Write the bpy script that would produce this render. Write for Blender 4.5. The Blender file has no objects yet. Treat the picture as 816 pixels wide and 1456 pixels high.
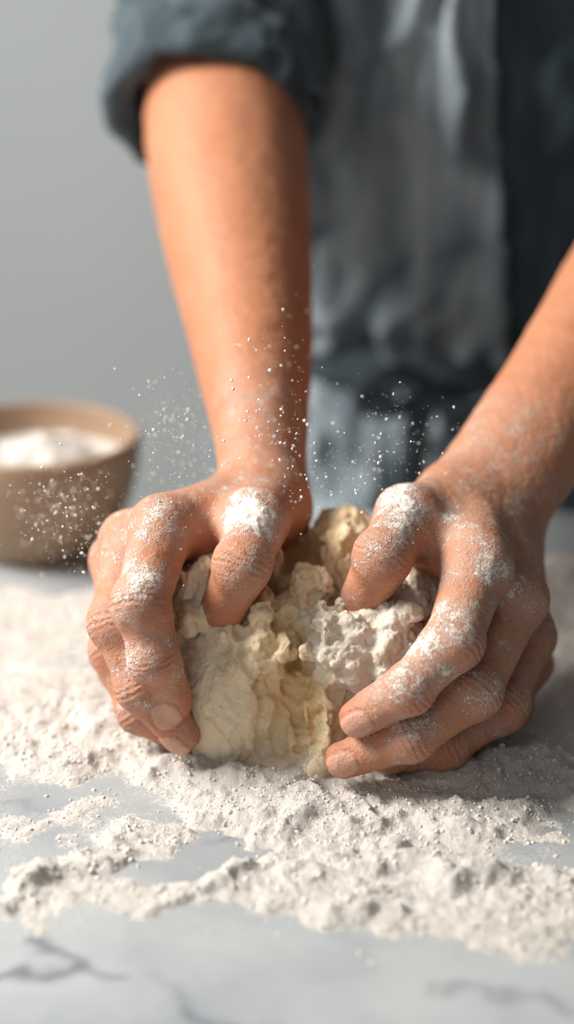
import bpy, math, random
import numpy as np
from mathutils import Vector, Matrix
random.seed(3); RNG=np.random.default_rng(7)
Z0=0.90            # table-top height above floor
# ---------------------------------------------------------------- survey helper: converts measured sight-line angles + distance into world positions (metres, table top = 0)
CP=np.array([0,-0.80,0.41]); PITCH=math.radians(20)
FW=np.array([0,math.cos(PITCH),-math.sin(PITCH)]); UP=np.array([0,math.sin(PITCH),math.cos(PITCH)]); RT=np.array([1.0,0,0])
def W(u,v,t): return CP+t*(FW+(u-408)/3000*RT+(728-v)/3000*UP)
def T(u,v):
    t=.41/(-(FW[2]+(728-v)/3000*UP[2])); return W(u,v,t)[:2]
# ---------------------------------------------------------------- noise
_perm=RNG.permutation(256).astype(np.int32); _perm=np.concatenate([_perm,_perm,_perm])
_g=RNG.normal(size=(256,3)); _g/=np.linalg.norm(_g,axis=1)[:,None]; _g=_g.astype(np.float32)
def perlin(P):
    P=np.asarray(P,dtype=np.float32); i=np.floor(P).astype(np.int32); f=P-i; i&=255
    w=f*f*f*(f*(f*6-15)+10); out=0
    for dx in (0,1):
        for dy in (0,1):
            for dz in (0,1):
                h=_perm[_perm[_perm[(i[:,0]+dx)&255]+((i[:,1]+dy)&255)]+((i[:,2]+dz)&255)]
                g=_g[h&255]
                d=(g*(f-np.array([dx,dy,dz],dtype=np.float32))).sum(1)
                ww=(w[:,0] if dx else 1-w[:,0])*(w[:,1] if dy else 1-w[:,1])*(w[:,2] if dz else 1-w[:,2])
                out=out+d*ww
    return out*1.6
def fbm(P,o=4,lac=2.1,gain=.5):
    P=np.asarray(P,dtype=np.float32); a=1;s=0;
    for k in range(o):
        s=s+a*perlin(P+17.3*k); P=P*lac; a*=gain
    return s
def sstep(a,b,x):
    t=np.clip((x-a)/(b-a),0,1); return t*t*(3-2*t)
# ---------------------------------------------------------------- SDF grid
def smin(a,b,k):
    h=np.maximum(k-np.abs(a-b),0)/k
    return np.minimum(a,b)-h*h*k*.25
class Grid:
    def __init__(s,lo,hi,h):
        s.h=h; s.lo=np.array(lo,float); s.ax=[np.arange(lo[i],hi[i],h,dtype=np.float32) for i in range(3)]
        s.shape=tuple(len(a) for a in s.ax)
    def new(s): return np.full(s.shape,.03,dtype=np.float32)
    def sl(s,lo,hi):
        r=[]
        for i in range(3):
            a=int(np.clip((lo[i]-s.lo[i])/s.h,0,s.shape[i])); b=int(np.clip((hi[i]-s.lo[i])/s.h+2,0,s.shape[i])); r.append(slice(a,b))
        return tuple(r)
    def co(s,sl): return s.ax[0][sl[0]][:,None,None],s.ax[1][sl[1]][None,:,None],s.ax[2][sl[2]][None,None,:]
    def cone(s,f,a,b,ra,rb,k=.004,m0=.003):
        a=np.asarray(a,float); b=np.asarray(b,float); m=max(ra,rb)+k+m0
        sl=s.sl(np.minimum(a,b)-m,np.maximum(a,b)+m)
        if f[sl].size==0: return
        X,Y,Z=s.co(sl); ab=b-a; L=max(ab@ab,1e-12)
        t=np.clip(((X-a[0])*ab[0]+(Y-a[1])*ab[1]+(Z-a[2])*ab[2])/L,0,1)
        d=np.sqrt((X-a[0]-t*ab[0])**2+(Y-a[1]-t*ab[1])**2+(Z-a[2]-t*ab[2])**2)-(ra+(rb-ra)*t)
        f[sl]=smin(f[sl],d.astype(np.float32),k)
    def ell(s,f,c,r,k=.004,sub=False):
        c=np.asarray(c,float); r=np.asarray(r,float)*np.ones(3); m=r+k+.006
        sl=s.sl(c-m,c+m)
        if f[sl].size==0: return
        X,Y,Z=s.co(sl)
        k0=np.sqrt(((X-c[0])/r[0])**2+((Y-c[1])/r[1])**2+((Z-c[2])/r[2])**2)
        k1=np.sqrt(((X-c[0])/r[0]**2)**2+((Y-c[1])/r[1]**2)**2+((Z-c[2])/r[2]**2)**2)+1e-6
        d=(k0*(k0-1)/k1).astype(np.float32)
        f[sl]= -smin(-f[sl],d,k) if sub else smin(f[sl],d,k)
def surfnets(f,lo,h):
    s=f<0; n=f.shape
    def c(a,o): return a[o[0]:n[0]-1+o[0],o[1]:n[1]-1+o[1],o[2]:n[2]-1+o[2]]
    cnt=np.zeros(tuple(x-1 for x in n),dtype=np.int8)
    for o in np.ndindex(2,2,2): cnt+=c(s,o)
    act=(cnt>0)&(cnt<8); I,J,K=np.nonzero(act)
    idx=np.full(act.shape,-1,dtype=np.int32); idx[I,J,K]=np.arange(len(I))
    acc=np.zeros((len(I),3)); num=np.zeros(len(I))
    for o in np.ndindex(2,2,2):
        for ax in range(3):
            if o[ax]: continue
            o2=list(o); o2[ax]=1
            fa=f[I+o[0],J+o[1],K+o[2]].astype(float); fb=f[I+o2[0],J+o2[1],K+o2[2]].astype(float)
            m=(fa<0)!=(fb<0); t=np.where(m,fa/np.where(m,fa-fb,1),0)
            p=np.tile(np.array(o,float),(len(I),1)); p[:,ax]+=t
            acc+=p*m[:,None]; num+=m
    V=np.array(lo)+h*(np.stack([I,J,K],1)+acc/num[:,None])
    Q=[]
    for ax in range(3):
        s0=[slice(0,n[i]-1) if i==ax else slice(1,n[i]-1) for i in range(3)]
        s1=[slice(1,n[i]) if i==ax else slice(1,n[i]-1) for i in range(3)]
        A=s[tuple(s0)]; B=s[tuple(s1)]
        e=np.nonzero(A!=B); fl=A[e]
        ijk=[e[i]+(0 if i==ax else 1) for i in range(3)]
        b,cx=[(1,2),(2,0),(0,1)][ax]
        def cell(db,dc):
            q=[x.copy() for x in ijk]; q[b]-=db; q[cx]-=dc; return idx[q[0],q[1],q[2]]
        q=np.stack([cell(1,1),cell(0,1),cell(0,0),cell(1,0)],1)
        q=np.where(fl[:,None],q,q[:,::-1]); Q.append(q)
    return V,np.concatenate(Q)
def laplace(V,F,it=2,lam=.5):
    E=np.concatenate([F[:,[0,1]],F[:,[1,2]],F[:,[2,3]],F[:,[3,0]]])
    deg=np.bincount(E.ravel(),minlength=len(V))[:,None]
    for _ in range(it):
        S=np.stack([np.bincount(E[:,0],V[E[:,1],k],len(V))+np.bincount(E[:,1],V[E[:,0],k],len(V)) for k in range(3)],1)
        V=V+lam*(S/deg-V)
    return V
def vnormals(V,F):
    n=np.cross(V[F[:,2]]-V[F[:,0]],V[F[:,3]]-V[F[:,1]])
    N=np.stack([sum(np.bincount(F[:,j],n[:,k],len(V)) for j in range(4)) for k in range(3)],1)
    return N/(np.linalg.norm(N,axis=1)[:,None]+1e-12)
# ---------------------------------------------------------------- object helpers
def empty(name,loc=(0,0,0)):
    o=bpy.data.objects.new(name,None); bpy.context.collection.objects.link(o); o.location=loc; o.empty_display_size=.05; return o
def mesh_obj(name,V,F,mat=None,parent=None,smooth=True,attrs=None,offset=True):
    V=np.asarray(V,dtype=np.float64).copy()
    if offset: V[:,2]+=Z0
    me=bpy.data.meshes.new(name)
    if isinstance(F,np.ndarray):
        n,k=F.shape
        me.vertices.add(len(V)); me.vertices.foreach_set('co',V.ravel())
        me.loops.add(n*k); me.loops.foreach_set('vertex_index',F.ravel().astype(np.int32))
        me.polygons.add(n); me.polygons.foreach_set('loop_start',np.arange(0,n*k,k,dtype=np.int32))
        me.update(calc_edges=True); me.validate()
    else:
        me.from_pydata([tuple(v) for v in V],[],[tuple(f) for f in F]); me.update()
    if smooth: me.polygons.foreach_set('use_smooth',np.ones(len(me.polygons),dtype=bool))
    if attrs:
        for k,a in attrs.items():
            at=me.attributes.new(k,'FLOAT','POINT'); at.data.foreach_set('value',np.asarray(a,dtype=np.float32))
    o=bpy.data.objects.new(name,me); bpy.context.collection.objects.link(o)
    if mat: me.materials.append(mat)
    if parent: o.parent=parent
    return o
def crom(P,n):
    P=np.asarray(P,float); Q=np.vstack([2*P[0]-P[1],P,2*P[-1]-P[-2]]); out=[]
    for t in np.linspace(0,len(P)-1-1e-9,n):
        i=int(t); f=t-i; a,b,c,d=Q[i:i+4]
        out.append(.5*(2*b+(c-a)*f+(2*a-5*b+4*c-d)*f*f+(3*b-3*c+d-a)*f**3))
    return np.array(out)
def grid_faces(nr,nc,closed=True):
    i=np.arange(nr-1)[:,None]; j=np.arange(nc if closed else nc-1)[None,:]; j2=(j+1)%nc
    return np.stack([(i*nc+j+0*j2).ravel(),(i*nc+j2).ravel(),((i+1)*nc+j2).ravel(),((i+1)*nc+j+0*j2).ravel()],1)
def loft(path,radii,n_len=80,n_ang=96,ref=(0,1,0)):
    C=crom(path,n_len); R=crom(radii,n_len); d=np.gradient(C,axis=0); d/=np.linalg.norm(d,axis=1)[:,None]
    ref=np.array(ref,float); A=np.cross(d,ref); A/=np.linalg.norm(A,axis=1)[:,None]; B=np.cross(A,d)
    B=np.where((B@ref)[:,None]<0,-B,B)
    th=np.linspace(0,2*np.pi,n_ang,endpoint=False)
    N=(A[:,None]*np.cos(th)[None,:,None]+B[:,None]*np.sin(th)[None,:,None])
    V=C[:,None]+A[:,None]*(np.cos(th)[None,:,None]*R[:,None,0:1])+B[:,None]*(np.sin(th)[None,:,None]*R[:,None,1:2])
    return V.reshape(-1,3),N.reshape(-1,3)
# ---------------------------------------------------------------- materials
def newmat(name):
    m=bpy.data.materials.new(name); m.use_nodes=True; nt=m.node_tree; b=nt.nodes['Principled BSDF']; return m,nt,b
def nd(nt,t,**kw):
    n=nt.nodes.new(t)
    for k,v in kw.items():
        if k in n.inputs: n.inputs[k].default_value=v
        else: setattr(n,k,v)
    return n
def noise(nt,scale,detail=4,rough=.55,coord=None,dist=0):
    n=nd(nt,'ShaderNodeTexNoise'); n.inputs['Scale'].default_value=scale; n.inputs['Detail'].default_value=detail; n.inputs['Roughness'].default_value=rough; n.inputs['Distortion'].default_value=dist
    if coord: nt.links.new(coord,n.inputs['Vector'])
    return n
def mixc(nt,fac,a,b):
    m=nd(nt,'ShaderNodeMix'); m.data_type='RGBA'
    if hasattr(fac,'links'): nt.links.new(fac,m.inputs[0])
    else: m.inputs[0].default_value=fac
    for s,i in ((a,6),(b,7)):
        if hasattr(s,'links'): nt.links.new(s,m.inputs[i])
        else: m.inputs[i].default_value=(*s,1)
    return m.outputs[2]
def math_(nt,op,a,b=0,c=None,clamp=False):
    m=nd(nt,'ShaderNodeMath'); m.operation=op; m.use_clamp=clamp
    for i,s in enumerate((a,b) if c is None else (a,b,c)):
        if hasattr(s,'links'): nt.links.new(s,m.inputs[i])
        else: m.inputs[i].default_value=s
    return m.outputs[0]
def mrange(nt,x,a,b,c=0,d=1):
    m=nd(nt,'ShaderNodeMapRange'); m.interpolation_type='SMOOTHSTEP'
    nt.links.new(x,m.inputs[0])
    for i,v in zip((1,2,3,4),(a,b,c,d)): m.inputs[i].default_value=v
    return m.outputs[0]
def bump(nt,h,dist,strength=1,normal=None):
    b=nd(nt,'ShaderNodeBump'); b.inputs['Strength'].default_value=strength; b.inputs['Distance'].default_value=dist
    nt.links.new(h,b.inputs['Height'])
    if normal: nt.links.new(normal,b.inputs['Normal'])
    return b.outputs[0]
def attr(nt,name):
    a=nd(nt,'ShaderNodeAttribute'); a.attribute_name=name; return a.outputs['Fac']
def ocoord(nt): return nd(nt,'ShaderNodeTexCoord').outputs['Object']

def skin_mat():
    m,nt,b=newmat('skin'); L=nt.links.new; co=ocoord(nt)
    n1=noise(nt,45,4,.6,co); n2=noise(nt,330,3,.6,co)
    base=mixc(nt,n1.outputs[0],(.41,.160,.080),(.53,.237,.132))
    base=mixc(nt,math_(nt,'MULTIPLY',attr(nt,'red'),.6),base,(.45,.12,.068))
    base=mixc(nt,math_(nt,'MULTIPLY',mrange(nt,n2.outputs[0],.5,.75),.25),base,(.31,.12,.065))
    nail=attr(nt,'nail'); base=mixc(nt,math_(nt,'MULTIPLY',nail,.8),base,(.60,.34,.25))
    fl=attr(nt,'flour'); f1=noise(nt,170,6,.75,co); f2=noise(nt,1300,2,.6,co)
    s=math_(nt,'ADD',fl,math_(nt,'MULTIPLY',math_(nt,'SUBTRACT',f1.outputs[0],.5),1.9))
    s=math_(nt,'ADD',s,math_(nt,'MULTIPLY',math_(nt,'SUBTRACT',f2.outputs[0],.5),1.7))
    ff=math_(nt,'ADD',mrange(nt,s,.52,.95,0,.85),mrange(nt,fl,.1,.9,0,.20),clamp=True)
    ff=math_(nt,'MULTIPLY',ff,math_(nt,'SUBTRACT',1,math_(nt,'MULTIPLY',nail,.6)))
    L(mixc(nt,ff,base,(.82,.75,.68)),b.inputs['Base Color'])
    L(mrange(nt,ff,0,1,.55,.95),b.inputs['Roughness']); b.inputs['Specular IOR Level'].default_value=.38
    b.inputs['Subsurface Weight'].default_value=.08; b.inputs['Subsurface Radius'].default_value=(1,.3,.15); b.inputs['Subsurface Scale'].default_value=.004
    v=nd(nt,'ShaderNodeTexVoronoi'); v.inputs['Scale'].default_value=800; L(co,v.inputs['Vector'])
    n3=noise(nt,140,3,.6,co)
    wr=math_(nt,'SINE',math_(nt,'ADD',math_(nt,'MULTIPLY',attr(nt,'wl'),2.3),math_(nt,'MULTIPLY',n3.outputs[0],9)))
    wr=math_(nt,'MULTIPLY',wr,attr(nt,'ww'))
    bn=bump(nt,v.outputs['Distance'],.0004,.5); bn=bump(nt,wr,.0004,.6,bn); bn=bump(nt,n2.outputs[0],.0010,.5,bn); bn=bump(nt,ff,.0007,.8,bn)
    L(bn,b.inputs['Normal']); return m
def flour_mat(name='flour',c1=(.79,.74,.685),c2=(.88,.845,.80),bm=True):
    m,nt,b=newmat(name); L=nt.links.new; co=ocoord(nt)
    n=noise(nt,60,5,.7,co); n2=noise(nt,1100,4,.8,co); n3=noise(nt,420,4,.7,co)
    L(mixc(nt,n.outputs[0],c1,c2),b.inputs['Base Color']); b.inputs['Roughness'].default_value=.95
    b.inputs['Specular IOR Level'].default_value=.1
    if bm: L(bump(nt,n3.outputs[0],.0018,.8,bump(nt,n2.outputs[0],.0011,1)),b.inputs['Normal'])
    return m
def dough_mat():
    m,nt,b=newmat('dough'); L=nt.links.new; co=ocoord(nt)
    n=noise(nt,70,5,.65,co); n2=noise(nt,420,5,.7,co)
    c=mixc(nt,mrange(nt,n.outputs[0],.35,.65),(.87,.69,.43),(.91,.78,.55))
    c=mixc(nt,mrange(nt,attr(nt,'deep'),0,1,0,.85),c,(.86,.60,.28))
    f=math_(nt,'ADD',attr(nt,'flour'),math_(nt,'MULTIPLY',math_(nt,'SUBTRACT',n2.outputs[0],.5),1.5))
    ff=mrange(nt,f,.30,1.0,0,.9)
    L(mixc(nt,ff,c,(.91,.84,.735)),b.inputs['Base Color']); L(mrange(nt,ff,0,1,.5,.95),b.inputs['Roughness'])
    b.inputs['Subsurface Weight'].default_value=.10; b.inputs['Subsurface Radius'].default_value=(1,.7,.4); b.inputs['Subsurface Scale'].default_value=.002
    bn=bump(nt,n2.outputs[0],.0016,.9); L(bn,b.inputs['Normal']); return m
def marble_mat():
    m,nt,b=newmat('marble'); L=nt.links.new; co=ocoord(nt)
    w=noise(nt,5,4,.5,co,.2); 
    v=math_(nt,'ABSOLUTE',math_(nt,'SUBTRACT',w.outputs[0],.5)); vein=mrange(nt,v,.0,.02,1,0)
    msk=noise(nt,5,2,.5,co); vein=math_(nt,'MULTIPLY',vein,mrange(nt,msk.outputs[0],.5,.65))
    vn=noise(nt,40,4,.7,co); vein=math_(nt,'MAXIMUM',math_(nt,'MULTIPLY',vein,.35),math_(nt,'MULTIPLY',attr(nt,'vein'),mrange(nt,vn.outputs[0],.25,.6)))
    cl=noise(nt,11,5,.6,co)
    c=mixc(nt,mrange(nt,cl.outputs[0],.3,.7),(.29,.32,.345),(.43,.455,.47))
    c=mixc(nt,math_(nt,'MULTIPLY',vein,.8),c,(.09,.10,.125))
    d1=noise(nt,22,4,.6,co); d2=noise(nt,520,5,.8,co)
    s=math_(nt,'ADD',math_(nt,'MULTIPLY',attr(nt,'dust'),1.0),math_(nt,'ADD',math_(nt,'MULTIPLY',math_(nt,'SUBTRACT',d1.outputs[0],.5),1.4),math_(nt,'MULTIPLY',math_(nt,'SUBTRACT',d2.outputs[0],.5),2.2)))
    ff=mrange(nt,s,.36,.95,0,.9)
    L(mixc(nt,ff,c,(.82,.78,.73)),b.inputs['Base Color']); L(mrange(nt,ff,0,1,.3,.9),b.inputs['Roughness'])
    L(bump(nt,ff,.0006,.6),b.inputs['Normal']); return m
def cloth_mat(name,c1,c2,scale=9):
    m,nt,b=newmat(name); L=nt.links.new; co=ocoord(nt)
    mp=nd(nt,'ShaderNodeMapping'); mp.inputs['Scale'].default_value=(5,5,.6); L(co,mp.inputs['Vector'])
    n=noise(nt,scale,5,.65,mp.outputs[0]); n2=noise(nt,900,2,.5,co)
    L(mixc(nt,mrange(nt,n.outputs[0],.3,.7),c1,c2),b.inputs['Base Color']); b.inputs['Roughness'].default_value=.9
    b.inputs['Sheen Weight'].default_value=.1; L(bump(nt,n2.outputs[0],.0008,.4),b.inputs['Normal']); return m
def plain(name,c1,c2,scale,rough=.8,bs=.0):
    m,nt,b=newmat(name); L=nt.links.new; co=ocoord(nt); n=noise(nt,scale,5,.6,co)
    L(mixc(nt,n.outputs[0],c1,c2),b.inputs['Base Color']); b.inputs['Roughness'].default_value=rough
    if bs: L(bump(nt,n.outputs[0],bs,.5),b.inputs['Normal'])
    return m
M_skin=skin_mat(); M_flour=flour_mat(); M_grain=flour_mat('flour_grain',(.80,.76,.70),(.88,.85,.80),False); M_dough=dough_mat(); M_marble=marble_mat()
M_shirt=cloth_mat('denim_shirt',(.024,.040,.052),(.060,.088,.106)); M_apron=cloth_mat('linen_apron',(.080,.112,.138),(.29,.34,.375),9)
M_tie=cloth_mat('apron_tie',(.018,.03,.04),(.032,.048,.06))
M_wall=plain('plaster',(.48,.52,.535),(.55,.59,.605),3,.9,.002); M_floor=plain('concrete',(.25,.25,.25),(.33,.33,.32),4,.7)
M_cab=plain('painted_wood',(.30,.32,.34),(.34,.36,.38),5,.6)
M_bowl=plain('stoneware',(.26,.17,.11),(.36,.25,.17),60,.55,.0008); M_trouser=cloth_mat('trousers',(.03,.035,.045),(.05,.055,.07))
M_shoe=plain('shoe_leather',(.03,.025,.02),(.05,.04,.03),30,.5)
# ================================================================ ARMS & HANDS
person=empty('person_kneading_dough',(.12,.49,Z0-.1))
def cam2w(v): return v[0]*RT+v[1]*UP+v[2]*(-FW)     # (right, up, toward front) in the tilted measuring frame
def build_arm(name,lo,hi,fore,palm,fingers,spots,extra=()):
    h=.001; G=Grid(lo,hi,h); P=G.new()
    for ch in fore:      # smooth limb chains, blended side by side
        f=G.new(); pts=crom(np.array([list(W(*c[:3]))+[c[3]] for c in ch]),22)
        for a,b in zip(pts[:-1],pts[1:]): G.cone(f,a[:3],b[:3],a[3],b[3],.0008,.016)
        P=smin(P,f,.016)
    for a,b,ra,rb,k in palm: G.cone(P,W(*a),W(*b),ra,rb,k)
    H=P.copy(); info=[]
    for fg in fingers:
        J=[W(*j) for j in fg['j']]; R=fg['r']; dors=cam2w(fg['d']); dors/=np.linalg.norm(dors)
        pts=np.array(J); sl=G.sl(pts.min(0)-.026,pts.max(0)+.026)
        g=Grid([G.ax[i][sl[i].start] for i in range(3)],[0,0,0],h); g.ax=[G.ax[i][sl[i]] for i in range(3)]; g.shape=tuple(len(a) for a in g.ax)
        f=g.new()
        for i in range(len(J)-1):
            ax=J[i+1]-J[i]; ax/=np.linalg.norm(ax); dv=dors-ax*(dors@ax); dv/=np.linalg.norm(dv)
            g.cone(f,J[i],J[i+1],R[i]*.95,R[i+1]*.95,.004)
            g.cone(f,J[i]*.68+J[i+1]*.32-dv*R[i]*.22,J[i]*.28+J[i+1]*.72-dv*R[i+1]*.22,R[i]*.90,R[i+1]*.90,.003)
            if i>0: g.ell(f,J[i]+dv*R[i]*.12,R[i]*1.0,.004)
        kk=fg.get('k',.008)
        H[sl]=np.minimum(H[sl],smin(P[sl],f,kk)); info.append((J,R,dors,fg.get('nail',1)))
    V,F=surfnets(H,lo,h); V=laplace(V,F,3,.5); N=vnormals(V,F)
    nail=np.zeros(len(V)); red=np.zeros(len(V)); fl=np.zeros(len(V)); disp=np.zeros(len(V)); wl=np.zeros(len(V)); ww=np.zeros(len(V))
    for (J,R,dors,hasnail) in info:
        D,Tp=J[-2],J[-1]; r=R[-1]; a=(Tp-D)/np.linalg.norm(Tp-D); c=dors-a*(dors@a); c/=np.linalg.norm(c); b=np.cross(a,c)
        q=V-Tp; la=q@a; lb=q@b; lc=q@c
        near=(np.abs(la)<.02)&(lc>-.001)&(np.abs(lb)<.014)&(lc<r*1.3)
        ha=r*.82; hb=r*.66; la0=-.0003
        e=((np.abs(la-la0)/ha)**3+(np.abs(lb)/hb)**3)**(1/3)
        if hasnail:
            nm=sstep(1.03,.93,e)*near; nail=np.maximum(nail,nm)
            disp+=near*(-.0006*np.exp(-((e-1.08)/.10)**2)+.0003*nm)
        red=np.maximum(red,.8*np.exp(-(np.linalg.norm(q,axis=1)/.012)**2))
        for i in range(0,len(J)-1):
            ax=J[i+1]-J[i]; 
            if i>0: ax=ax/np.linalg.norm(ax)+(J[i]-J[i-1])/np.linalg.norm(J[i]-J[i-1])
            ax=ax/np.linalg.norm(ax); q2=V-J[i]; dd=np.linalg.norm(q2,axis=1); l=q2@ax; dc=(q2@dors)/(dd+1e-9)
            w=np.exp(-(l/.0050)**2)*(dd<R[i]*1.6)*sstep(-.1,.6,dc)
            if i>0:
                up_=w>ww; wl=np.where(up_,l*1000,wl); ww=np.maximum(ww,w)
            else: disp+=w*.0006
            red=np.maximum(red,.7*np.exp(-(dd/.013)**2)*sstep(-.2,.5,dc))
            fl=np.maximum(fl,.20*np.exp(-(dd/.016)**2)*sstep(-.1,.6,dc))
    n=fbm(V*70,4); up=sstep(-.2,.9,N[:,2])
    wr=W(*fore[0][-1][:3]); ad=(W(*fore[0][0][:3])-wr); ad/=np.linalg.norm(ad); hand=sstep(.12,.05,np.maximum(0,(V-wr)@ad)*1.6)
    fl=(fl+.30+.14*up+.20*n)*(.18+.82*hand)
    for (u,v,t,rad,amt) in spots:
        dd=np.linalg.norm(V-W(u,v,t),axis=1); fl+=amt*np.exp(-(dd/rad)**2)*(.8+.5*n)
    disp+=.0004*fbm(V*55,3)+.00012*fbm(V*260,2)
    disp+=.0009*sstep(.6,1.1,fl)*(.6+.8*fbm(V*350,3))
    V=V+N*disp[:,None]
    return mesh_obj(name,V,F,M_skin,person,attrs={'nail':nail,'red':red,'flour':fl,'wl':wl,'ww':ww})

# --- left side of picture (the person's right arm)
fore=[[(314,90,1.14,.041),(322,210,1.10,.0405),(336,330,1.055,.0355),(350,430,1.02,.0295),(361,530,.985,.0240),(369,630,.957,.0190),(374,695,.942,.0172)],
      [(322,210,1.12,.036),(336,330,1.075,.032),(352,440,1.035,.027),(365,540,1.003,.0225),(374,640,.977,.0175),(379,705,.962,.0165)]]
palm=[((376,712,.945),(232,748,.892),.0165,.0125,.010),((376,715,.950),(188,768,.910),.0165,.0125,.010),((378,722,.958),(172,795,.932),.016,.012,.010),((378,730,.965),(178,845,.955),.0155,.011,.010),
      ((377,722,.935),(364,740,.893),.0165,.0120,.010),((350,745,.908),(255,760,.902),.0115,.011,.012),((376,736,.945),(335,790,.950),.016,.015,.012),((300,785,.94),(235,820,.93),.018,.014,.012)]
fingers=[dict(j=[(228,748,.890),(200,858,.860),(219,935,.864),(247,1000,.878)],r=[.0125,.0116,.0099,.0083],d=(-.45,.1,.9)),
         dict(j=[(186,770,.908),(167,885,.878),(200,975,.876),(258,1046,.887)],r=[.0125,.0115,.0100,.0084],d=(-.6,-.3,.7)),
         dict(j=[(170,798,.932),(166,925,.905),(200,1008,.900),(262,1052,.905)],r=[.012,.0110,.0097,.0080],d=(-.85,-.3,.5)),
         dict(j=[(175,845,.955),(175,950,.935),(210,1005,.925),(255,1035,.922)],r=[.011,.0100,.0088,.0075],d=(-.85,-.3,.5)),
         dict(j=[(364,740,.892),(345,802,.869),(317,866,.886)],r=[.0130,.0118,.0102],d=(.1,.45,.9),k=.009,nail=0)]
build_arm('right_arm_and_hand',(-.115,-.035,.002),(.035,.40,.30),fore,palm,fingers,
   [(352,725,.878,.010,.75),(225,735,.878,.008,.15),(285,745,.885,.008,.25),(215,820,.86,.014,.2),(190,900,.86,.02,.1),(230,960,.85,.012,.2),(380,740,.88,.012,.2),(325,700,.92,.012,.15)])
# --- right side of picture (the person's left arm)
fore=[[(1010,300,1.08,.040),(945,355,1.05,.0375),(880,435,1.02,.0320),(815,520,.995,.0265),(735,615,.968,.0215),(658,710,.945,.0185)],
      [(940,380,1.045,.034),(885,460,1.015,.030),(832,540,.99,.0262),(765,645,.962,.0220),(697,752,.940,.0190)]]
palm=[((658,722,.940),(680,806,.876),.0180,.0135,.010),((690,742,.942),(732,850,.893),.0185,.0130,.010),((705,760,.945),(745,903,.918),.018,.0125,.010),((705,770,.950),(745,940,.938),.017,.0115,.010),
      ((640,724,.935),(582,736,.897),.0180,.0125,.010),((600,760,.905),(662,795,.890),.0125,.012,.012),((650,760,.945),(700,880,.935),.020,.018,.012)]
fingers=[dict(j=[(680,808,.874),(645,912,.849),(580,980,.847),(509,1022,.856)],r=[.0132,.0116,.0099,.0085],d=(.05,-.25,.95)),
         dict(j=[(733,852,.891),(674,982,.868),(583,1048,.860),(488,1080,.867)],r=[.0128,.0114,.0099,.0083],d=(.0,-.25,.95)),
         dict(j=[(747,905,.916),(712,1003,.892),(632,1058,.884),(552,1076,.885)],r=[.0122,.0112,.0098,.0082],d=(.25,-.35,.9)),
         dict(j=[(745,942,.938),(722,1000,.925),(660,1028,.918),(600,1035,.912)],r=[.011,.0100,.0090,.0078],d=(.25,-.35,.9)),
         dict(j=[(578,736,.895),(546,790,.868),(515,850,.886)],r=[.0130,.0116,.0100],d=(-.1,.45,.9),k=.009,nail=0)]
build_arm('left_arm_and_hand',(.0,-.07,.002),(.27,.32,.28),fore,palm,fingers,
   [(575,720,.885,.012,.40),(692,808,.86,.009,.40),(600,940,.84,.02,.18),(560,760,.87,.014,.28),(650,770,.885,.014,.2),(610,905,.84,.014,.25),(740,860,.88,.012,.15),(640,860,.855,.014,.15)])
# ================================================================ DOUGH
G=Grid((-.075,-.035,-.004),(.085,.135,.115),.0009); f=G.new()
G.ell(f,W(425,905,.948),(.055,.046,.047),.01)
G.ell(f,W(335,990,.906),(.029,.026,.038),.005)
G.ell(f,W(300,850,.912),(.020,.018,.022),.006); G.ell(f,W(272,900,.912),(.013,.016,.024),.006)
G.ell(f,W(522,922,.890),(.0250,.019,.0220),.0015)
for (a,b,ra,rb) in [((372,900,.902),(388,1085,.896),.0055,.009),((400,930,.894),(416,1092,.891),.0048,.0065),((428,945,.896),(432,1095,.891),.0050,.0060),((462,930,.889),(450,1092,.886),.0080,.0075),((482,960,.891),(472,1060,.891),.0065,.006),
                    ((300,900,.900),(390,935,.892),.009,.007),((330,870,.900),(420,890,.891),.008,.008),((250,860,.905),(300,1000,.900),.008,.008)]:
    G.cone(f,W(*a),W(*b),ra,rb,.0020)
G.ell(f,W(490,765,.945),(.016,.018,.014),.004); G.ell(f,W(465,815,.920),(.015,.013,.010),.004); G.ell(f,W(587,850,.912),(.016,.016,.016),.005)
G.ell(f,W(400,1065,.912),(.040,.020,.014),.006); G.ell(f,W(350,800,.945),(.024,.018,.014),.006)
rs=np.random.default_rng(21)
def front_t(u,v):
    ts=np.arange(.86,.99,.0015); P=W(u,v,0)[None]+(W(u,v,1)-W(u,v,0))[None]*ts[:,None]
    I=((P-G.lo)/G.h).round().astype(int)
    for q,t in zip(I,ts):
        if (q>=0).all() and all(q[i]<G.shape[i] for i in range(3)) and f[tuple(q)]<0: return t
    return .93
def lump(u,v,dt,r,k=.0015):
    G.ell(f,W(u,v,front_t(u,v)+dt),r,k)
for _ in range(150):
    u=rs.uniform(345,500); v=rs.uniform(755,960); r=rs.uniform(.0022,.0060); lump(u,v,rs.uniform(.0005,.0035),r*rs.uniform(.6,1.6,3),.0018)
for _ in range(80):
    d=rs.normal(size=3); d/=np.linalg.norm(d); d[1]=-abs(d[1]); c=W(522,922,.890)+d*np.array([.0250,.019,.0220])*.95
    G.ell(f,c,rs.uniform(.0022,.0050)*rs.uniform(.8,1.2,3),.0015)
for _ in range(50): lump(rs.uniform(245,335),rs.uniform(800,905),rs.uniform(0,.002),rs.uniform(.0025,.006)*rs.uniform(.8,1.3,3))
for _ in range(30): lump(rs.uniform(550,605),rs.uniform(825,885),rs.uniform(0,.002),rs.uniform(.0025,.005))
cuts=[]
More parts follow.
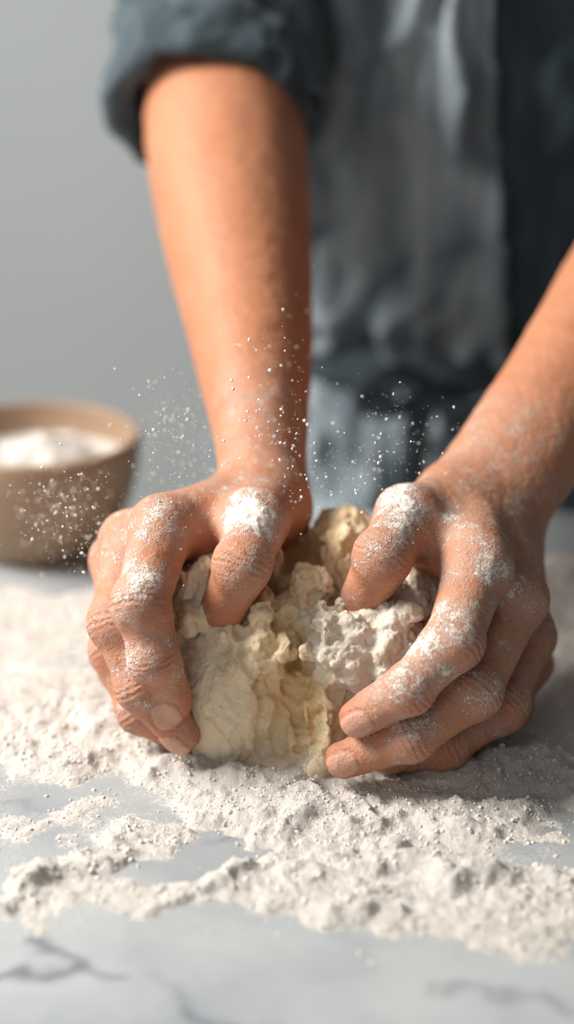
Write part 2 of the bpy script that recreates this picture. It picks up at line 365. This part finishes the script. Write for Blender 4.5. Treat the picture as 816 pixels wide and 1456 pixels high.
for (a,b,q0,q1) in [((352,905),(384,1080),.0020,.0034),((388,950),(406,1080),.0024,.0036),((440,890),(444,1070),.0026,.0042),((414,900),(424,1085),.0022,.0036),((345,905),(430,870),.0018,.0030),((300,880),(350,900),.0018,.0028),((448,850),(500,870),.0018,.0032),((470,985),(520,995),.0022,.0034)]:
    n=22; ph=rs.uniform(0,6)
    for q in np.linspace(0,1,n):
        u=a[0]+(b[0]-a[0])*q+8*math.sin(q*9+ph); v=a[1]+(b[1]-a[1])*q; cuts.append((W(u,v,front_t(u,v)-.0006),rs.uniform(q0,q1)))
for c,r_ in cuts: G.ell(f,c,r_,.0012,sub=True)
G.ell(f,W(420,792,.920),(.012,.020,.014),.003,sub=True)
V,F=surfnets(f,G.lo,G.h); V=laplace(V,F,1,.5); N=vnormals(V,F)
def near(u,v,t,r): return np.exp(-(np.linalg.norm(V-W(u,v,t),axis=1)/r)**2)
smooth=np.clip(near(325,1005,.885,.028)*1.6+near(305,950,.89,.016)*.6,0,1); white=np.clip(near(525,915,.88,.026)*1.5+near(590,850,.9,.015)+near(280,850,.9,.02),0,1)
crag=1-.92*smooth
warp=np.stack([fbm(V*40+5,3),fbm(V*40+25,3),fbm(V*40+45,3)],1)
st=V*np.array([1.6,1.6,.45])
n1=fbm(st*60+warp*.7,3); n2=fbm(V*170+warp,4,2.1,.6); rid=1-np.abs(perlin(st*60+warp*1.0))*3.2; rid=np.clip(rid,0,1)
disp=crag*(.0014*n1+.0014*n2-.0018*rid**2)+smooth*(.0006*n1-.0009*rid**3+.0002*n2)
disp=disp*(1-.5*white)+white*(.0008*n2+.0006*fbm(V*520,2))
V=V+N*disp[:,None]; V[:,2]=np.maximum(V[:,2],-.001)
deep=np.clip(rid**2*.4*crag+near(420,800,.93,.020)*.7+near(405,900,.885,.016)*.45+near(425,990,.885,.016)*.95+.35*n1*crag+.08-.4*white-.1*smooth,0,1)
fl=.24+.85*white+.20*smooth+.22*fbm(V*60,3)+.14*sstep(.2,.9,N[:,2])-.5*deep+.5*sstep(.02,.0,V[:,2])
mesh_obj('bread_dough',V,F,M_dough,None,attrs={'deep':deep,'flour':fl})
# ================================================================ FLOUR ON THE TABLE
gx=np.arange(-.26,.26,.0008); gy=np.arange(-.17,.29,.0008); X,Y=np.meshgrid(gx,gy,indexing='ij'); PX=X.ravel(); PY=Y.ravel()
def stroke(px,py,a,b,w,h):
    a=T(*a); b=T(*b); ab=b-a; L=max(ab@ab,1e-9); t=np.clip(((px-a[0])*ab[0]+(py-a[1])*ab[1])/L,0,1)
    d=np.hypot(px-a[0]-t*ab[0],py-a[1]-t*ab[1]); return h*np.exp(-(d/w)**2*1.6)
ST=[((-120,1000),(180,1020),.036,.007),((-60,1080),(120,1085),.016,.006),((-60,900),(180,880),.05,.0035),((150,1040),(300,1085),.02,.006),
    ((270,1105),(420,1125),.016,.007),((400,1120),(740,1100),.020,.009),((430,1165),(720,1165),.020,.008),((500,1225),(690,1235),.013,.006),
    ((-20,1285),(60,1262),.009,.0045),((60,1255),(140,1225),.011,.0045),((130,1215),(240,1180),.010,.0038),((210,1295),(330,1250),.010,.0045),((330,1260),(480,1300),.011,.004),((400,1235),(520,1290),.012,.005),((300,1150),(420,1190),.012,.0045),
    ((560,1290),(800,1310),.013,.0045),((640,1240),(830,1260),.014,.0045),((760,860),(880,1000),.045,.0055),((740,1080),(860,1120),.022,.006),((600,850),(800,820),.04,.004),((350,1180),(430,1160),.010,.004),
    ((60,1290),(180,1270),.012,.0026),((500,1320),(760,1335),.010,.0026),((0,1180),(120,1160),.012,.0018)]
def hfun(px,py):
    wv=.016*np.stack([fbm(np.stack([px*35,py*35,0*px+k],1),3) for k in (3.3,9.1)],1)
    return sum(stroke(px+wv[:,0],py+wv[:,1],*s) for s in ST)
B=np.minimum(hfun(PX,PY),.010)
P3=np.stack([PX,PY,0*PX],1)
wv=np.stack([fbm(P3*60+k,2) for k in (1.,5.,0.)],1)*.5
n1=fbm(P3*50+wv,3,2.1,.42); n2=fbm(P3*140+7+wv,3,2.1,.45); n3=fbm(P3*420+3,3,2,.6)
bill=1-np.abs(perlin(P3*85+wv))*2.2
clump=np.clip(perlin(P3*230+3)*2-.3,0,1)
m_=np.clip(B/.0030,0,1)
H=B*(.74+.38*n1+.06*bill)+m_*(.0005*n2+.0004*n3+.0006*clump)-.0009
thr=.0001; Vf=np.stack([PX,PY,np.maximum(H,-.0006)],1); nc=len(gy)
i=np.arange(len(gx)-1)[:,None]; j=np.arange(len(gy)-1)[None,:]
Fq=np.stack([(i*nc+j).ravel(),((i+1)*nc+j).ravel(),((i+1)*nc+j+1).ravel(),(i*nc+j+1).ravel()],1)
keep=(H[Fq]>thr).any(1); Fq=Fq[keep]; used=np.unique(Fq); rm=np.full(len(Vf),-1); rm[used]=np.arange(len(used))
spill=mesh_obj('spilled_flour',Vf[used],rm[Fq],M_flour)
def ico():
    import bmesh
    bm=bmesh.new(); bmesh.ops.create_icosphere(bm,subdivisions=1,radius=1); V=np.array([v.co[:] for v in bm.verts]); F=np.array([[v.index for v in f.verts] for f in bm.faces]); bm.free(); return V,F
IV,IF=ico()
def specks(name,C,R,mat,parent=None):
    n=len(C); jit=1+.25*RNG.normal(size=(n,len(IV),1)); sc=1+.25*RNG.normal(size=(n,1,3))
    V=C[:,None]+IV[None]*R[:,None,None]*jit*sc; F=IF[None]+(np.arange(n)*len(IV))[:,None,None]
    return mesh_obj(name,V.reshape(-1,3),F.reshape(-1,3),mat,parent)
NG=220000
cx=RNG.uniform(-.20,.20,NG); cy=RNG.uniform(-.165,.20,NG); d=hfun(cx,cy); pr=np.clip(d/.003,0,1)*.30+.015*(cy>-.13)
k=RNG.uniform(size=NG)<pr; cx,cy,d=cx[k],cy[k],d[k]
r=.00015+.0007*RNG.uniform(size=len(cx))**8
def hsurf(px,py):
    ii=np.clip(((px-gx[0])/.0008).round().astype(int),0,len(gx)-1); jj=np.clip(((py-gy[0])/.0008).round().astype(int),0,len(gy)-1); return np.maximum(H.reshape(X.shape)[ii,jj],0)
specks('grains',np.stack([cx,cy,hsurf(cx,cy)+r*.2],1),r,M_grain,spill)
C=[]; R=[]
for (u,v,t,su,sv,stt,n) in [(95,725,.93,38,38,.04,560),(250,640,.90,36,50,.04,340),(230,600,.92,25,30,.03,140),(360,600,.88,28,60,.03,200),(420,640,.87,25,50,.03,100),(540,640,.88,50,45,.04,220),(480,690,.88,45,25,.03,130),(160,780,.9,50,25,.04,200),(400,500,.9,25,60,.04,60),(620,600,.9,45,40,.05,30)]:
    for _ in range(n):
        C.append(W(RNG.normal(u,su),RNG.normal(v,sv),RNG.normal(t,stt))); R.append(.00015+.00055*RNG.uniform()**5)
C=np.array(C);R=np.array(R); kk=C[:,2]>.03; specks('airborne_flour_dust',C[kk],R[kk],M_grain)
# ================================================================ TABLE
table=empty('marble_table',(0,-.15,0))
tx=np.concatenate([np.linspace(-1.1,-.26,60),np.linspace(-.25,.25,300),np.linspace(.26,1.1,60)]); ty=np.concatenate([np.linspace(-.62,-.21,40),np.linspace(-.205,.325,280)])
TX,TY=np.meshgrid(tx,ty,indexing='ij'); NX,NY=len(tx),len(ty)
hd=hfun(TX.ravel(),TY.ravel())
dd=np.minimum(hd/.0015,1)*.54+.30*np.exp(-((TX.ravel()/.27)**2+((TY.ravel()-.05)/.18)**2)**2)
vw=.010*np.stack([fbm(np.stack([TX.ravel()*30,TY.ravel()*30,0*TX.ravel()+k],1),3) for k in (1.3,6.1)],1)
vein=sum(stroke(TX.ravel()+vw[:,0],TY.ravel()+vw[:,1],a,b,w_,h_) for a,b,w_,h_ in [((-40,1390),(90,1372),.0035,1),((90,1372),(60,1345),.003,.9),((90,1372),(175,1392),.003,.9),((240,1398),(340,1470),.004,.9),((620,1400),(830,1440),.003,.5),((300,1205),(410,1190),.003,.5),((20,1150),(150,1165),.0025,.4),((340,1470),(520,1500),.004,.6),((830,1380),(780,1290),.003,.5)])
top=np.stack([TX.ravel(),TY.ravel(),0*TX.ravel()],1); nn=NY
i=np.arange(NX-1)[:,None]; j=np.arange(NY-1)[None,:]
FF=[tuple(x) for x in np.stack([(i*nn+j).ravel(),((i+1)*nn+j).ravel(),((i+1)*nn+j+1).ravel(),(i*nn+j+1).ravel()],1)]
ring=[a*nn for a in range(NX)]+[(NX-1)*nn+b for b in range(1,nn)]+[a*nn+nn-1 for a in range(NX-2,-1,-1)]+[b for b in range(nn-2,0,-1)]
base=len(top); V2=[]; 
for q in ring:
    p=top[q]; o=np.array([np.sign(p[0])*(abs(p[0])>1.0999),(p[1]>.3249)*1.-(p[1]<-.6199)*1.,0]); V2+= [p+o*.004+[0,0,-.004],p+o*.004+[0,0,-.036],p+[0,0,-.04]]
m=len(ring)
for a in range(m):
    b=(a+1)%m; A=base+3*a; Bq=base+3*b
    FF+=[(ring[b],ring[a],A,Bq),(Bq,A,A+1,Bq+1),(Bq+1,A+1,A+2,Bq+2)]
FF.append(tuple(base+3*a+2 for a in range(m)))
VV=np.vstack([top,np.array(V2)]); z2=np.zeros(len(V2))
to=mesh_obj('tabletop',VV,FF,M_marble,table,smooth=False,attrs={'dust':np.concatenate([dd,z2]),'vein':np.concatenate([np.clip(vein,0,1),z2])})
def box(name,c,s,mat,parent=None,bev=.004):
    bpy.ops.mesh.primitive_cube_add(size=1,location=c); o=bpy.context.object; o.name=name; o.scale=s
    bpy.ops.object.transform_apply(location=False,scale=True); o.data.materials.append(mat)
    md=o.modifiers.new('b','BEVEL'); md.width=bev; md.segments=2
    if parent: o.parent=parent; o.matrix_parent_inverse=parent.matrix_basis.inverted()
    return o
for o in (to,): o.matrix_parent_inverse=table.matrix_basis.inverted()
for sx in (-1,1):
    for y in (-.54,.245): box('leg',(sx*1.0,y,(Z0-.04)/2),(.07,.07,Z0-.04),M_cab,table)
for y in (-.54,.245): box('rail',(0,y,Z0-.085),(1.93,.03,.09),M_cab,table)
# ================================================================ BOWL OF FLOUR
bc=np.array([-.137,.274,0]); bowl=empty('stoneware_bowl_of_flour',(bc[0],bc[1],Z0))
prof=[(0,.003),(.026,.003),(.030,.0),(.034,.0),(.036,.004),(.045,.014),(.053,.030),(.0575,.048),(.0585,.060),(.0578,.0635),(.0560,.0640),(.0545,.0625),(.0535,.050),(.049,.032),(.040,.018),(.025,.010),(0,.008)]
pr=crom(np.array([(a,0,b) for a,b in prof]),80); th=np.linspace(0,2*np.pi,96,endpoint=False)
Vb=np.stack([pr[:,0][:,None]*np.cos(th),pr[:,0][:,None]*np.sin(th),pr[:,2][:,None]+0*th],2).reshape(-1,3)+bc
o=mesh_obj('bowl',Vb,grid_faces(80,96),M_bowl,bowl); o.matrix_parent_inverse=bowl.matrix_basis.inverted()
rr=np.linspace(0,.0535,40); Q=np.stack([rr[:,None]*np.cos(th),rr[:,None]*np.sin(th),0*rr[:,None]+0*th],2).reshape(-1,3)
rad=np.hypot(Q[:,0],Q[:,1]); Q[:,2]=.047+.012*np.exp(-((Q[:,0]-.008)**2+Q[:,1]**2)/.026**2)+.006*fbm(Q*45+2,4)*sstep(.0535,.045,rad)
o=mesh_obj('flour',Q+bc,grid_faces(40,96),M_flour,bowl); o.matrix_parent_inverse=bowl.matrix_basis.inverted()
# ================================================================ CLOTHES
def foldnoise(V,a,b,amp,seed=0,str_=(1,1,.35)):
    w=np.stack([fbm(V*9+seed+i*11,2) for i in range(3)],1)
    n=fbm(V*np.array(str_)*a+w*.8+seed,3); r=1-np.abs(perlin(V*np.array(str_)*b+w+seed+31))*2
    return amp*(n*.8+np.clip(r,0,1)**2*.9)
CX=.125
tp=[(CX,.50,-.16),(CX,.50,-.05),(CX,.495,.06),(CX,.49,.18),(CX,.49,.32),(CX,.49,.43),(CX,.50,.50),(CX,.505,.545),(CX,.505,.62)]
tr=[(.165,.12),(.165,.12),(.142,.105),(.150,.11),(.170,.115),(.180,.11),(.150,.09),(.075,.065),(.05,.052)]
V,N=loft(tp,tr,200,240); N[:,2]=0
V=V+N*foldnoise(V,18,14,.011)[:,None]
V=V+N*(.006*np.exp(-((V[:,2]-.03)/.03)**2)*perlin(V*np.array([40,40,6])))[:,None]
mesh_obj('shirt_body',V,grid_faces(200,240),M_shirt,person)
ap=[(CX,.50,-.48),(CX,.50,-.30),(CX,.50,-.10),(CX,.495,.06),(CX,.49,.18),(CX,.49,.34)]
ar=[(.20,.15),(.19,.14),(.175,.130),(.151,.117),(.160,.126),(.180,.132)]
V,N=loft(ap,ar,220,400); N[:,2]=0
low=sstep(.07,-.02,V[:,2])
V=V+N*(foldnoise(V,24,20,.015,4,(1,.6,.16))*(1-.2*low)+.0045*fbm(V*np.array([75,40,9])+3,3)+low*.013*perlin(V*np.array([33,33,3])+9)-.006*np.exp(-((V[:,2]-.065)/.02)**2))[:,None]
F=grid_faces(220,400)
xm=V[F][:,:,0].mean(1); ym=V[F][:,:,1].mean(1); zm=V[F][:,:,2].mean(1)
skirt=(zm<.070)&(ym<.52)
bib=(zm>=.066)&(ym<.47)&(xm>-.02-.0*zm)&(xm<.128-.08*(zm-.06))
ob=mesh_obj('linen_apron',V,F[skirt|bib],M_apron,person)
md=ob.modifiers.new('s','SOLIDIFY'); md.thickness=.002
V,N=loft([(CX,.495,.050),(CX,.495,.056),(CX,.495,.064),(CX,.495,.072),(CX,.495,.078)],[(.152,.118),(.160,.126),(.161,.127),(.160,.126),(.152,.118)],16,200)
V[:,2]+=.004*perlin(V*np.array([14,14,0])+3)
V=V+N*(.002*perlin(V*np.array([40,40,60])))[:,None]
mesh_obj('apron_waist_tie',V,grid_faces(16,200),M_tie,person)
def ribbon(name,pts,w,mat,amp=.002):
    V,N=loft(pts,[(w,.0022)]*len(pts),50,24); V+=N*(amp*perlin(V*60))[:,None]; return mesh_obj(name,V,grid_faces(50,24),mat,person)
tx0=CX-.045
ribbon('tie_tail',[(tx0,.362,.072),(tx0-.004,.350,.05),(tx0-.012,.346,.0),(tx0-.016,.342,-.08),(tx0-.02,.338,-.16)],.008,M_tie)
ribbon('tie_tail',[(tx0+.004,.362,.072),(tx0+.014,.350,.05),(tx0+.022,.346,.01),(tx0+.030,.342,-.06),(tx0+.034,.340,-.12)],.007,M_tie)
for s in (-1,1):
    ribbon('tie_bow_loop',[(tx0,.358,.066),(tx0+s*.018,.342,.078),(tx0+s*.036,.340,.071),(tx0+s*.038,.342,.059),(tx0+s*.020,.344,.055),(tx0,.356,.062)],.005,M_tie,.001)
def sleeve(name,path,radii,seed):
    V,N=loft(path,radii,110,120)
    V=V+N*foldnoise(V,26,20,.010,seed,(1,1,1))[:,None]
    o=mesh_obj(name,V,grid_faces(110,120),M_shirt,person); md=o.modifiers.new('s','SOLIDIFY'); md.thickness=.002
    c0=np.array(path[0]); c1=np.array(path[1]); d=(c1-c0)/np.linalg.norm(c1-c0)
    r=radii[0][0]
    prof=[(r-.006,.006),(r-.001,-.001),(r+.006,.001),(r+.009,.010),(r+.010,.022),(r+.008,.032),(r+.002,.036),(r-.002,.030)]
    pr=crom(np.array([(a,b,0) for a,b in prof]),36)
    A=np.cross(d,[0,1,0]); A/=np.linalg.norm(A); Bv=np.cross(A,d); th=np.linspace(0,2*np.pi,140,endpoint=False)
    ring=np.cos(th)[:,None]*A+np.sin(th)[:,None]*Bv
    V=c0+pr[:,0][:,None,None]*ring[None]+pr[:,1][:,None,None]*d; V=V.reshape(-1,3); NN=np.tile(ring,(36,1))
    V=V+NN*foldnoise(V,35,28,.005,seed+3,(1,1,1))[:,None]+d*(.005*perlin(V*22+seed))[:,None]
    mesh_obj(name+'_rolled_cuff',V,grid_faces(36,140),M_shirt,person)
a0=W(296,166,1.115); a1=W(316,78,1.14); a2=W(330,-20,1.165)
sleeve('sleeve_right',[a0,a1,a2,(-.025,.45,.40),(-.01,.475,.47),(.05,.49,.50)],[(.047,.047),(.050,.050),(.054,.054),(.060,.06),(.065,.06),(.06,.05)],2)
b0=W(985,325,1.065)
sleeve('sleeve_left',[b0,b0+np.array([.03,.05,.05]),(.285,.38,.30),(.285,.44,.40),(.262,.475,.47),(.20,.49,.50)],[(.047,.047),(.050,.050),(.054,.054),(.060,.06),(.065,.06),(.06,.05)],12)
V,N=loft([(CX,.505,.50),(CX,.505,.58),(CX,.50,.66)],[(.062,.06),(.052,.052),(.052,.055)],30,60); z_=0*V[:,0]; mesh_obj('neck',V,grid_faces(30,60),M_skin,person,attrs={'nail':z_,'red':z_,'flour':z_-1,'wl':z_,'ww':z_})
for s in (-1,1):
    x=CX+s*.085
    V,N=loft([(x,.50,-.10),(x,.50,-.25),(x,.50,-.47),(x,.505,-.65),(x,.51,-.86)],[(.085,.10),(.078,.09),(.062,.066),(.056,.06),(.05,.055)],90,80)
    V=V+N*foldnoise(V,20,16,.005,6+s,(1,1,1))[:,None]; mesh_obj('trouser_leg',V,grid_faces(90,80),M_trouser,person)
    g=Grid((x-.06,.33,-.899),(x+.06,.60,-.80),.004); q=g.new(); g.cone(q,(x,.55,-.865),(x,.40,-.878),.036,.030,.02); g.cone(q,(x,.53,-.85),(x,.52,-.81),.04,.038,.02)
    q=np.maximum(q,(-.894-g.ax[2])[None,None,:]); V,F=surfnets(q,g.lo,g.h); V=laplace(V,F,2); V[:,2]-=V[:,2].min()+.9; mesh_obj('shoe',V,F,M_shoe,person)
for o in person.children: o.matrix_parent_inverse=person.matrix_basis.inverted()
# ================================================================ ROOM
box('wall_back',(0,1.75,1.4),(6,.1,2.8),M_wall); box('floor',(0,-.2,-.05),(6,4,.1),M_floor)
# ================================================================ LIGHT
def area(name,loc,tgt,sx,sy,e,col):
    l=bpy.data.lights.new(name,'AREA'); l.shape='RECTANGLE'; l.size=sx; l.size_y=sy; l.energy=e; l.color=col
    o=bpy.data.objects.new(name,l); bpy.context.collection.objects.link(o); o.location=loc
    o.rotation_euler=(Vector(tgt)-Vector(loc)).to_track_quat('-Z','Y').to_euler(); return o
area('window_light',(-1.15,.0,Z0+1.10),(0,.1,Z0+.05),.62,.62,53,(1,.95,.88))
area('front_fill',(-.7,-1.7,Z0+1.3),(0,.1,Z0),1.2,1.2,7,(1,.97,.94))  # added frontal fill lamp, stands in for soft light from the room
area('back_wall_light',(-1.4,1.0,Z0+1.3),(-.5,1.7,Z0+.3),.8,.8,10,(1,1,1))
w=bpy.data.worlds.new('world'); bpy.context.scene.world=w; w.use_nodes=True; w.node_tree.nodes['Background'].inputs[0].default_value=(.92,.96,1,1); w.node_tree.nodes['Background'].inputs[1].default_value=.075
# ================================================================ CAMERA
cd=bpy.data.cameras.new('camera'); co_=bpy.data.objects.new('camera',cd); bpy.context.collection.objects.link(co_)
co_.location=(0,-.80,Z0+.41); co_.rotation_euler=(math.radians(70),0,0)
cd.sensor_fit='VERTICAL'; cd.sensor_height=36; cd.lens=36*3000/1456; cd.clip_start=.02
cd.dof.use_dof=True; cd.dof.focus_distance=.864; cd.dof.aperture_fstop=2.8
sc=bpy.context.scene; sc.camera=co_; sc.view_settings.view_transform='Standard'; sc.view_settings.look='None'; sc.view_settings.exposure=0
